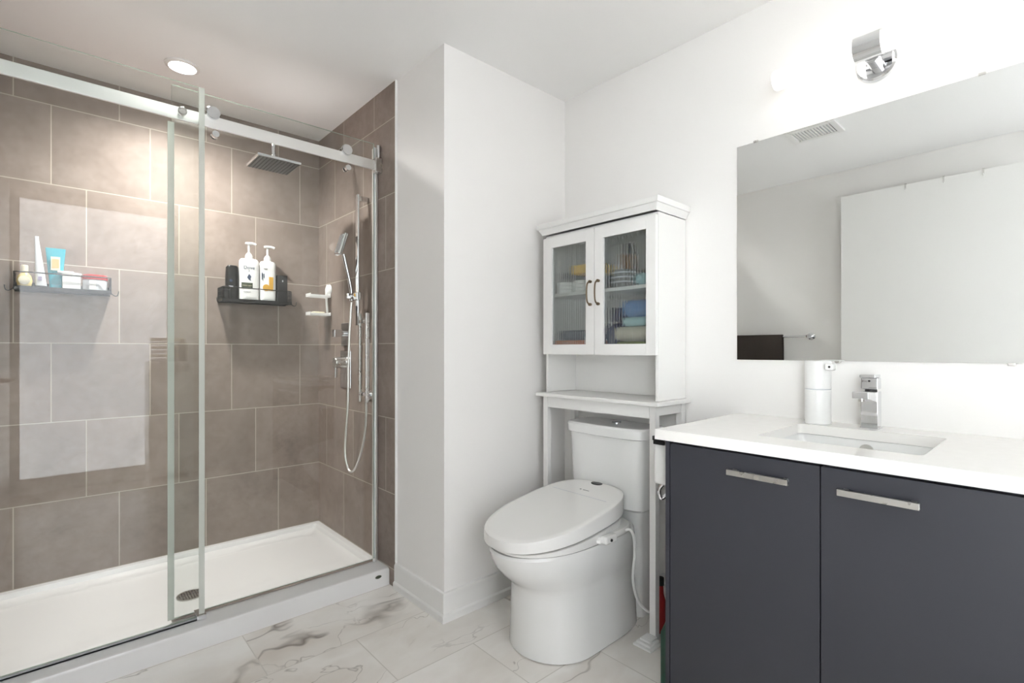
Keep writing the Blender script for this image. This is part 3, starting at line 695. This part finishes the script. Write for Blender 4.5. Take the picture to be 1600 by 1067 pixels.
part('holder', MB().lathe((-.092, -.706, .0005), [(.040, 0), (.043, .01), (.040, .28), (.036, .28), (.036, .02)], 24), M['taupe'], t)
part('handle', MB().cyl((-.092, -.706, .03), (-.115, -.700, .36), .008), M['white'], t, 'white handle')

# ------------------------------------------------------------------ over-toilet cabinet
KX = -.232; KY0 = -.684; KY1 = -.070
t = thing('over_toilet_cabinet', 'white cabinet on tall legs standing over the toilet tank', 'cabinet', (-.12, -.375, 0))
zs, zb, zd, ztp = .925, .940, 1.122, 1.690
bx = KX+.020
b = MB()
b.box(bx, -.004, KY0, KY0+.014, zb+.001, ztp, .001).box(bx, -.004, KY1-.014, KY1, zb+.001, ztp, .001)
b.box(bx, -.004, KY0+.014, KY1-.014, ztp-.014, ztp).box(bx, -.004, KY0+.014, KY1-.014, zd+.010, zd+.024)
part('carcass', b, M['cabwhite'], t)
part('back_panel', MB().box(-.010, -.004, KY0+.014, KY1-.014, zb+.001, ztp-.015), M['cabwhite'], t)
part('inner_shelf', MB().box(bx+.004, -.011, KY0+.0145, KY1-.0145, 1.395, 1.410, .001), M['cabwhite'], t)
# crown
cr = MB(); pr = [(0, 0), (.004, 0), (.006, .008), (.014, .020), (.016, .026), (.022, .028), (.024, .042), (.024, .05), (0, .05)]
def crn(d, z): return d, z
cr.loops([[(-.004, KY0-d, 1.692+z) for d, z in pr], [(KX-d, KY0-d, 1.692+z) for d, z in pr], [(KX-d, KY1+d, 1.692+z) for d, z in pr], [(-.004, KY1+d, 1.692+z) for d, z in pr]])
cr.box(KX-.023, -.0045, KY0-.023, KY1+.023, 1.738, 1.7425)
part('crown_moulding', cr, M['cabwhite'], t)
part('tabletop', MB().box(KX-.028, -.004, KY0-.026, KY1+.026, zs-.001, zb, .003), M['cabwhite'], t)
# apron + legs
ap = MB().box(KX+.002, KX+.016, KY0+.030, KY1-.030, .872, .923).box(-.030, -.016, KY0+.030, KY1-.030, .872, .923)
ap.box(KX+.030, -.036, KY0+.004, KY0+.018, .883, .923).box(KX+.030, -.036, KY1-.018, KY1-.004, .883, .923)
part('apron', ap, M['cabwhite'], t)
LEGS = []
for lx in (KX, -.034):
    for ly in (KY0, KY1-.028):
        part('leg', MB().box(lx, lx+.028, ly, ly+.028, .0, .9235, .0015), M['cabwhite'], t)
# doors
DM = MB
GR = glassm('fluted glass', (.86, .88, .87), 1.42, .9, .12)
nt = GR.node_tree
rf = nt.nodes.new('ShaderNodeBsdfRefraction'); rf.inputs['IOR'].default_value = 1.3; rf.inputs['Roughness'].default_value = .04; rf.inputs[0].default_value = (.9, .92, .91, 1)
mx = nt.nodes.new('ShaderNodeMixShader'); mx.inputs[0].default_value = .6
for l in list(nt.links):
    if l.to_node.type == 'MIX_SHADER' and l.to_socket == l.to_node.inputs[1]:
        src, dst = l.from_socket, l.to_socket; nt.links.remove(l)
nt.links.new(src, mx.inputs[1]); nt.links.new(rf.outputs[0], mx.inputs[2]); nt.links.new(mx.outputs[0], dst)
def cab_door(ya, yb, ga, gb, ky, label):
    f = MB(); z0, z1, g0, g1 = zd+.001, 1.677, 1.169, 1.626
    f.box(KX, KX+.018, ya, ga, z0, z1, .001).box(KX, KX+.018, gb, yb, z0, z1, .001).box(KX, KX+.018, ga, gb, z0, g0).box(KX, KX+.018, ga, gb, g1, z1)
    d = part('door', f, M['cabwhite'], t)
    p = MB(); n = int((gb-ga)/.0125)
    pts = []
    for i in range(n*6+1):
        y = ga+.0005+(gb-ga-.001)*i/(n*6); pts.append((KX+.010-.0038*abs(math.sin(PI*i/6)), y))
    poly = pts+[(KX+.0135, gb-.0005), (KX+.0135, ga+.0005)]
    p.prism(poly, 'z', g0+.0005, g1-.0005)
    part('fluted_pane', p, GR, d, 'vertically fluted glass')
    h = MB()
    for z in (1.443, 1.343):
        h.lathe((KX, ky, z), [(.002, -.014), (.006, -.013), (.007, -.008), (.005, -.005), (.006, -.0005), (.002, -.0005)], 16, axis='x')
    h.tube([(KX-.012, ky, 1.443), (KX-.026, ky, 1.430), (KX-.030, ky, 1.393), (KX-.026, ky, 1.356), (KX-.012, ky, 1.343)], .0035, 8, 4)
    part('pull', h, M['bronze'], d, label)
M['bronze'] = mat('aged bronze', (128, 112, 92), .35, 1)
cab_door(-.3795, KY1, -.332, -.124, -.362, 'aged bronze bow pull')
cab_door(KY0, -.3815, -.640, -.428, -.406, 'aged bronze bow pull')
# contents
SZ = 1.4105; BZ = zd+.0245
def cup(x, y, z, r, h, label, m):
    solo('cup', MB().lathe((x, y, z), [(r*.7, 0), (r*.85, .003), (r, h), (r*.93, h), (r*.78, .006), (.002, .005)], 24), m, (x, y, z), label, 'cup')
for i, (y, nm) in enumerate(((-.165, 'left'), (-.270, 'right'))):
    for k in range(3):
        z = SZ+k*.017
        g = 'stacked white tubs on the cabinet shelf'
        solo('white_tub', MB().lathe((-.17, y, z), [(.040, 0), (.043, .003), (.045, .015), (.043, .0165)], 28), M['white'], (-.17, y, z),
             ('lowest', 'middle', 'top')[k]+' white round tub in the '+nm+' stack behind the cabinet glass', 'tub', g)
solo('yellow_packet', MB().box(-.20, -.09, -.36, -.215, 1.492, 1.535, .008, 3), M['yellow'], (-.15, -.29, 1.492), 'bright yellow packet on top of the brown box behind the left cabinet door', 'packet')
solo('brown_box', MB().box(-.122, -.03, -.355, -.14, SZ, 1.491, .002), M['grey'], (-.08, -.25, SZ), 'grey brown box behind the white tubs in the cabinet', 'box')
solo('dark_tray', MB().box(-.115, -.03, -.20, -.09, 1.4915, 1.52, .003), M['dark'], (-.07, -.15, 1.4915), 'dark flat case lying on the grey box behind the left cabinet door', 'case')
solo('orange_box', MB().box(-.205, -.06, -.300, -.115, BZ, BZ+.042, .004), M['orange'], (-.13, -.2, BZ), 'low orange brown box on the bottom shelf behind the left door', 'box')
solo('grey_cloth', MB().box(-.185, -.07, -.26, -.12, BZ+.0425, BZ+.09, .015, 3), M['bluegrey'], (-.13, -.19, BZ+.0425), 'grey blue cloth folded on the orange box', 'cloth')
t2 = thing('pill_bottle', 'small white bottle with dark cap beside the orange box', 'bottle', (-.185, -.322, BZ))
part('body', MB().lathe((-.187, -.322, BZ), [(.017, 0), (.018, .003), (.018, .05), (.012, .056)], 20), M['white'], t2)
part('cap', MB().lathe((-.187, -.322, BZ), [(.013, .0565), (.013, .075), (.011, .077)], 20), M['dark'], t2)
# right upper
t2 = thing('wire_basket', 'grey round basket on the upper shelf behind the right cabinet door', 'basket', (-.15, -.48, SZ))
bk = MB().lathe((-.155, -.480, SZ), [(.045, 0), (.048, .003), (.052, .075), (.049, .075), (.044, .006), (.002, .005)], 28); part('body', bk, M['grey'], t2)
for z in (.02, .04, .06): part('band', MB().lathe((-.155, -.480, SZ+z), [(.0525, 0), (.0535, .003), (.0525, .006)], 28), M['palegrey'], t2)
t2 = thing('perfume_bottle', 'amber glass bottle with dark cap standing behind the basket', 'bottle', (-.155, -.5, SZ+.006))
part('body', MB().box(-.172, -.138, -.512, -.470, SZ+.007, SZ+.145, .006, 3), M['amber'], t2)
part('cap', MB().lathe((-.155, -.496, SZ), [(.017, .1455), (.017, .185), (.012, .19)], 20), M['dark'], t2)
solo('white_jar', MB().lathe((-.155, -.450, SZ+.0065), [(.014, 0), (.015, .085), (.013, .095), (.004, .097)], 20), M['white'], (-.155, -.45, SZ+.0065), 'white jar standing in the grey basket behind the cabinet glass', 'jar')
solo('teal_net_sponge', MB().ball((-.17, -.585, SZ+.0275), .027, sx=1.2, sy=1.6, n=14), M['paleteal'], (-.17, -.58, SZ), 'pale teal crumpled sponge on the upper shelf behind the right door', 'sponge')
solo('dark_comb_case', MB().box(-.12, -.05, -.66, -.555, SZ, SZ+.075, .01), M['dark'], (-.08, -.6, SZ), 'dark case at the back of the upper shelf behind the sponge', 'case')
solo('clear_tumbler', MB().lathe((-.17, -.645, SZ), [(.012, 0), (.018, .045), (.016, .045), (.01, .004), (.002, .003)], 20), M['palegrey'], (-.17, -.645, SZ), 'pale tumbler at the right end of the upper shelf', 'tumbler')
# right lower: folded towels
def folded(x0_, x1_, ya, yb, z, h, m, label, name='folded_towel'):
    b = MB(); r = h/2
    pr_ = [(x0_+r-r*math.sin(a), z+r-r*math.cos(a)) for a in [PI*i/8 for i in range(9)]]+[(x1_, z+h), (x1_, z)]
    b.prism(pr_, 'y', ya, yb, 0)
    b.box(x0_+.01, x1_, ya-.0015, yb+.0015, z+h*.45, z+h*.52)
    return solo(name, b, m, ((x0_+x1_)/2, (ya+yb)/2, z), label, 'towel', 'towels folded behind the right cabinet door')
folded(-.20, -.03, -.668, -.475, BZ, .034, M['green'], 'olive green folded towel at the bottom of the towel stack')
folded(-.205, -.03, -.668, -.470, BZ+.0345, .062, M['beige'], 'thick beige folded towel above the green one')
folded(-.20, -.03, -.668, -.505, BZ+.097, .038, M['paleteal'], 'pale teal folded towel above the beige one')
folded(-.19, -.03, -.668, -.495, BZ+.1355, .074, M['blue'], 'sky blue folded towel on top of the towel stack')
folded(-.19, -.03, -.462, -.398, BZ, .118, M['navy'], 'navy folded towel standing left of the towel stack')
folded(-.17, -.03, -.494, -.420, BZ+.1185, .06, M['navy'], 'upper navy folded towel behind the right cabinet door') if False else None
solo('navy_pouch', MB().box(-.16, -.04, -.455, -.402, BZ+.1185, BZ+.185, .015, 3), M['navy'], (-.1, -.43, BZ+.1185), 'navy pouch on top of the navy towel', 'pouch')

# ------------------------------------------------------------------ toilet with bidet seat
TC = -.395
t = thing('toilet', 'white skirted toilet with closed bidet seat lid, under the cabinet beside the pillar', 'toilet', (-.4, TC, 0))
def egg(xf, xb, hw, z, n=44, wpos=.42, eb=3.0, tilt=0, ef=2.0):
    xm = xf+(xb-xf)*wpos; out = []
    for i in range(n):
        a = 2*PI*i/n; c_, s_ = math.cos(a), math.sin(a)
        if c_ < 0: x = xm-(xm-xf)*abs(c_)**(2/ef); y = hw*math.copysign(abs(s_)**(2/ef), s_)      # front
        else:
            x = xm+(xb-xm)*math.copysign(abs(c_)**(2/eb), c_); y = hw*math.copysign(abs(s_)**(2/eb), s_)
        out.append((x, TC+y, z+tilt*(x-xf)))
    return out
bw = MB().loops([egg(-.672, -.12, .176, 0, wpos=.33, eb=5), egg(-.680, -.12, .182, .004, wpos=.33, eb=5), egg(-.679, -.12, .176, .10, wpos=.33, eb=5), egg(-.678, -.12, .168, .20, wpos=.33, eb=5),
                 egg(-.680, -.12, .166, .245, wpos=.34, eb=5), egg(-.700, -.12, .174, .272, wpos=.37, eb=4.5), egg(-.738, -.12, .184, .305, wpos=.41, eb=4), egg(-.768, -.12, .190, .340, wpos=.44, eb=3.6, ef=2.1), egg(-.788, -.12, .193, .378, wpos=.46, eb=3.6, ef=2.1),
                 egg(-.796, -.12, .194, .402, wpos=.46, eb=3.4, ef=2.1), egg(-.790, -.125, .189, .412, wpos=.46, eb=3.4, ef=2.1)])
part('bowl', bw, M['porcelain'], t)
def rrect(xa, xb, hw, z, e=7, bow=0):
    n = 44; out = []; xm = (xa+xb)/2
    for i in range(n):
        a = 2*PI*i/n; c_, s_ = math.cos(a), math.sin(a)
        y = hw*math.copysign(abs(s_)**(2/e), s_); x = xm+(xb-xa)/2*math.copysign(abs(c_)**(2/e), c_)
        if c_ < 0: x -= bow*(1-(y/hw)**2)
        out.append((x, TC+y, z))
    return out
part('pedestal_back', MB().loops([rrect(-.125, -.03, .150, 0), rrect(-.125, -.03, .150, .30), rrect(-.155, -.03, .160, .40), rrect(-.175, -.03, .178, .462)]), M['porcelain'], t)
part('tank', MB().loops([rrect(-.180, -.022, .180, .464, bow=.012), rrect(-.188, -.022, .186, .474, bow=.014), rrect(-.197, -.022, .200, .768, bow=.018)]), M['porcelain'], t)
part('tank_lid', MB().loops([rrect(-.200, -.016, .203, .769, bow=.018), rrect(-.209, -.014, .212, .773, bow=.02), rrect(-.209, -.014, .212, .808, bow=.02), rrect(-.203, -.018, .207, .816, bow=.02), rrect(-.19, -.03, .19, .818, bow=.02)]), M['porcelain'], t)
part('flush_button', MB().lathe((-.105, TC-.01, .818), [(.001, .006), (.018, .006), (.022, .003), (.022, .0), (.001, .0)], 28), M['chrome'], t)
part('base_seal', MB().loops([egg(-.6745, -.118, .1785, .0002, wpos=.33, eb=5), egg(-.6745, -.118, .1785, .0035, wpos=.33, eb=5)]), M['grey'], t)
# bidet seat + lid
q_ = dict(wpos=.50, eb=3.2, ef=2.25)
part('seat_ring', MB().loops([egg(-.778, -.215, .182, .4135), egg(-.786, -.212, .189, .416, **q_), egg(-.786, -.212, .190, .4225, tilt=.088, **q_), egg(-.780, -.216, .185, .4255, tilt=.09, **q_)]), M['seat'], t)
hsg = part('seat_housing', MB().loops([egg(-.47, -.207, .196, .414, wpos=.05, eb=5), egg(-.48, -.204, .202, .422, wpos=.05, eb=5), egg(-.48, -.204, .202, .432, wpos=.05, eb=5), egg(-.47, -.206, .196, .441, wpos=.05, eb=5)]), M['seat'], t)
tl = .155
q_ = dict(wpos=.50, eb=3.2, ef=2.25)
lid = MB().loops([egg(-.802, -.206, .192, .4300, tilt=.095, **q_), egg(-.810, -.202, .199, .4335, tilt=.10, **q_), egg(-.810, -.202, .200, .462, tilt=tl, **q_),
                  egg(-.807, -.204, .198, .469, tilt=tl, **q_), egg(-.797, -.211, .190, .4735, tilt=tl, **q_), egg(-.785, -.220, .180, .477, tilt=tl, **q_)])
lidp = part('lid', lid, M['seat'], t)
def lz(x): return .4770+tl*(x+.785)
cr_ = MB()
cr_.box(-.3575, -.3545, TC-.145, TC+.145, lz(-.356)-.002, lz(-.356)+.0006)
part('lid_crease', cr_, M['palegrey'], lidp)
part('sensor_window', MB().lathe((-.226, TC+.005, lz(-.226)), [(.001, .0016), (.028, .0012), (.030, -.003), (.001, -.004)], 24, sx=.62), M['black'], lidp, 'small glossy black window')
part('lid_mark', MB().box(-.312, -.309, TC-.020, TC+.012, lz(-.31)-.001, lz(-.31)+.0008).ball((-.310, TC+.025, lz(-.31)), .0045, sz=.3), M['grey'], lidp)
part('control_port', MB().box(-.455, -.385, TC-.222, TC-.190, .416, .446, .008, 3), M['seat'], hsg)
part('port_button', MB().ball((-.425, TC-.222, .430), .006), M['black'], hsg)
solo('bidet_hose', MB().tube([(-.30, TC-.192, .428), (-.285, TC-.207, .432), (-.268, TC-.213, .40), (-.262, TC-.213, .33), (-.275, TC-.214, .24), (-.255, TC-.222, .15), (-.215, TC-.240, .10), (-.175, TC-.232, .085), (-.14, TC-.218, .10), (-.05, TC-.20, .155)], .0055, 8, 6),
     M['white'], (-.25, TC-.21, .07), 'thin white hose curving down beside the toilet from the bidet seat', 'hose')
t = thing('leg_pad', 'white stacked pads lying on the floor at the foot of the cabinet leg', 'floor pad', (-.25, -.67, 0))
t2 = MB()
for k, (a, h) in enumerate(((.048, .008), (.040, .016))):
    t2.box(-.235-a, -.20+a*.2, -.735+k*.008, -.645-k*.004, .0005+k*.0085, h+.0, .002)
bpy.data.objects.remove(t)
pad = MB().box(-.310, -.234, -.712, -.632, .0005, .008, .002).box(-.298, -.2335, -.702, -.640, .0083, .018, .002).box(-.286, -.2335, -.694, -.648, .0183, .026, .002)
solo('leg_pad', pad, M['white'], (-.26, -.67, 0), 'small white stacked pads on the floor in front of the cabinet leg', 'pad')
t = thing('shutoff_valve', 'small chrome water shutoff valve low on the wall behind the cabinet leg', 'valve', (-.03, -.58, .16))
part('body', MB().cyl((-.0005, -.58, .16), (-.05, -.58, .16), .010).cyl((-.05, -.58, .15), (-.05, -.58, .18), .009), M['chrome'], t)
part('handle', MB().lathe((-.05, -.58, .16), [(.003, -.022), (.014, -.022), (.014, -.011), (.003, -.011)], 16, sy=.6, axis='x'), M['chrome'], t)

# ------------------------------------------------------------------ cart behind the viewpoint, seen only as a reflection in the shower glass
t = thing('storage_cart', 'white narrow storage cart by the wall, reflected in the shower glass', 'cart', (-1.24, -2.55, 0))
ca = MB().box(-1.40, -1.38, -2.69, -2.42, 0, 1.02, .002).box(-1.10, -1.08, -2.69, -2.42, 0, 1.02, .002).box(-1.40, -1.08, -2.69, -2.675, .05, 1.02)
for z in (.05, .5, 1.02): ca.box(-1.40 if z > 1 else -1.38, -1.08 if z > 1 else -1.10, -2.675, -2.42, z, z+.02, .002)
part('frame', ca, M['cabwhite'], t)
for z in (.075, .525): part('drawer', MB().box(-1.377, -1.103, -2.44, -2.421, z, z+.42, .003), M['cabwhite'], t)
t = thing('woven_basket', 'pale woven basket on top of the storage cart', 'basket', (-1.26, -2.6, 1.04))
for k in range(6): part('band', MB().box(-1.37, -1.12, -2.67, -2.56, 1.0405+k*.036, 1.0405+k*.036+.03, .01, 2), M['cream'] if k % 2 else M['palegrey'], t)
solo('toiletry_bottle', MB().lathe((-1.22, -2.50, 1.0405), [(.03, 0), (.032, .005), (.032, .12), (.014, .14), (.014, .17)], 20), M['brown'], (-1.22, -2.5, 1.04), 'brown bottle in front of the woven basket on the cart', 'bottle')
solo('dark_toiletry_bottle', MB().lathe((-1.14, -2.50, 1.0405), [(.03, 0), (.032, .005), (.032, .16), (.02, .18), (.02, .2)], 20), M['dark'], (-1.14, -2.5, 1.04), 'dark bottle at the right of the brown bottle on the cart', 'bottle')

for o in list(bpy.data.objects):
    if '_base' in o: del o['_base']
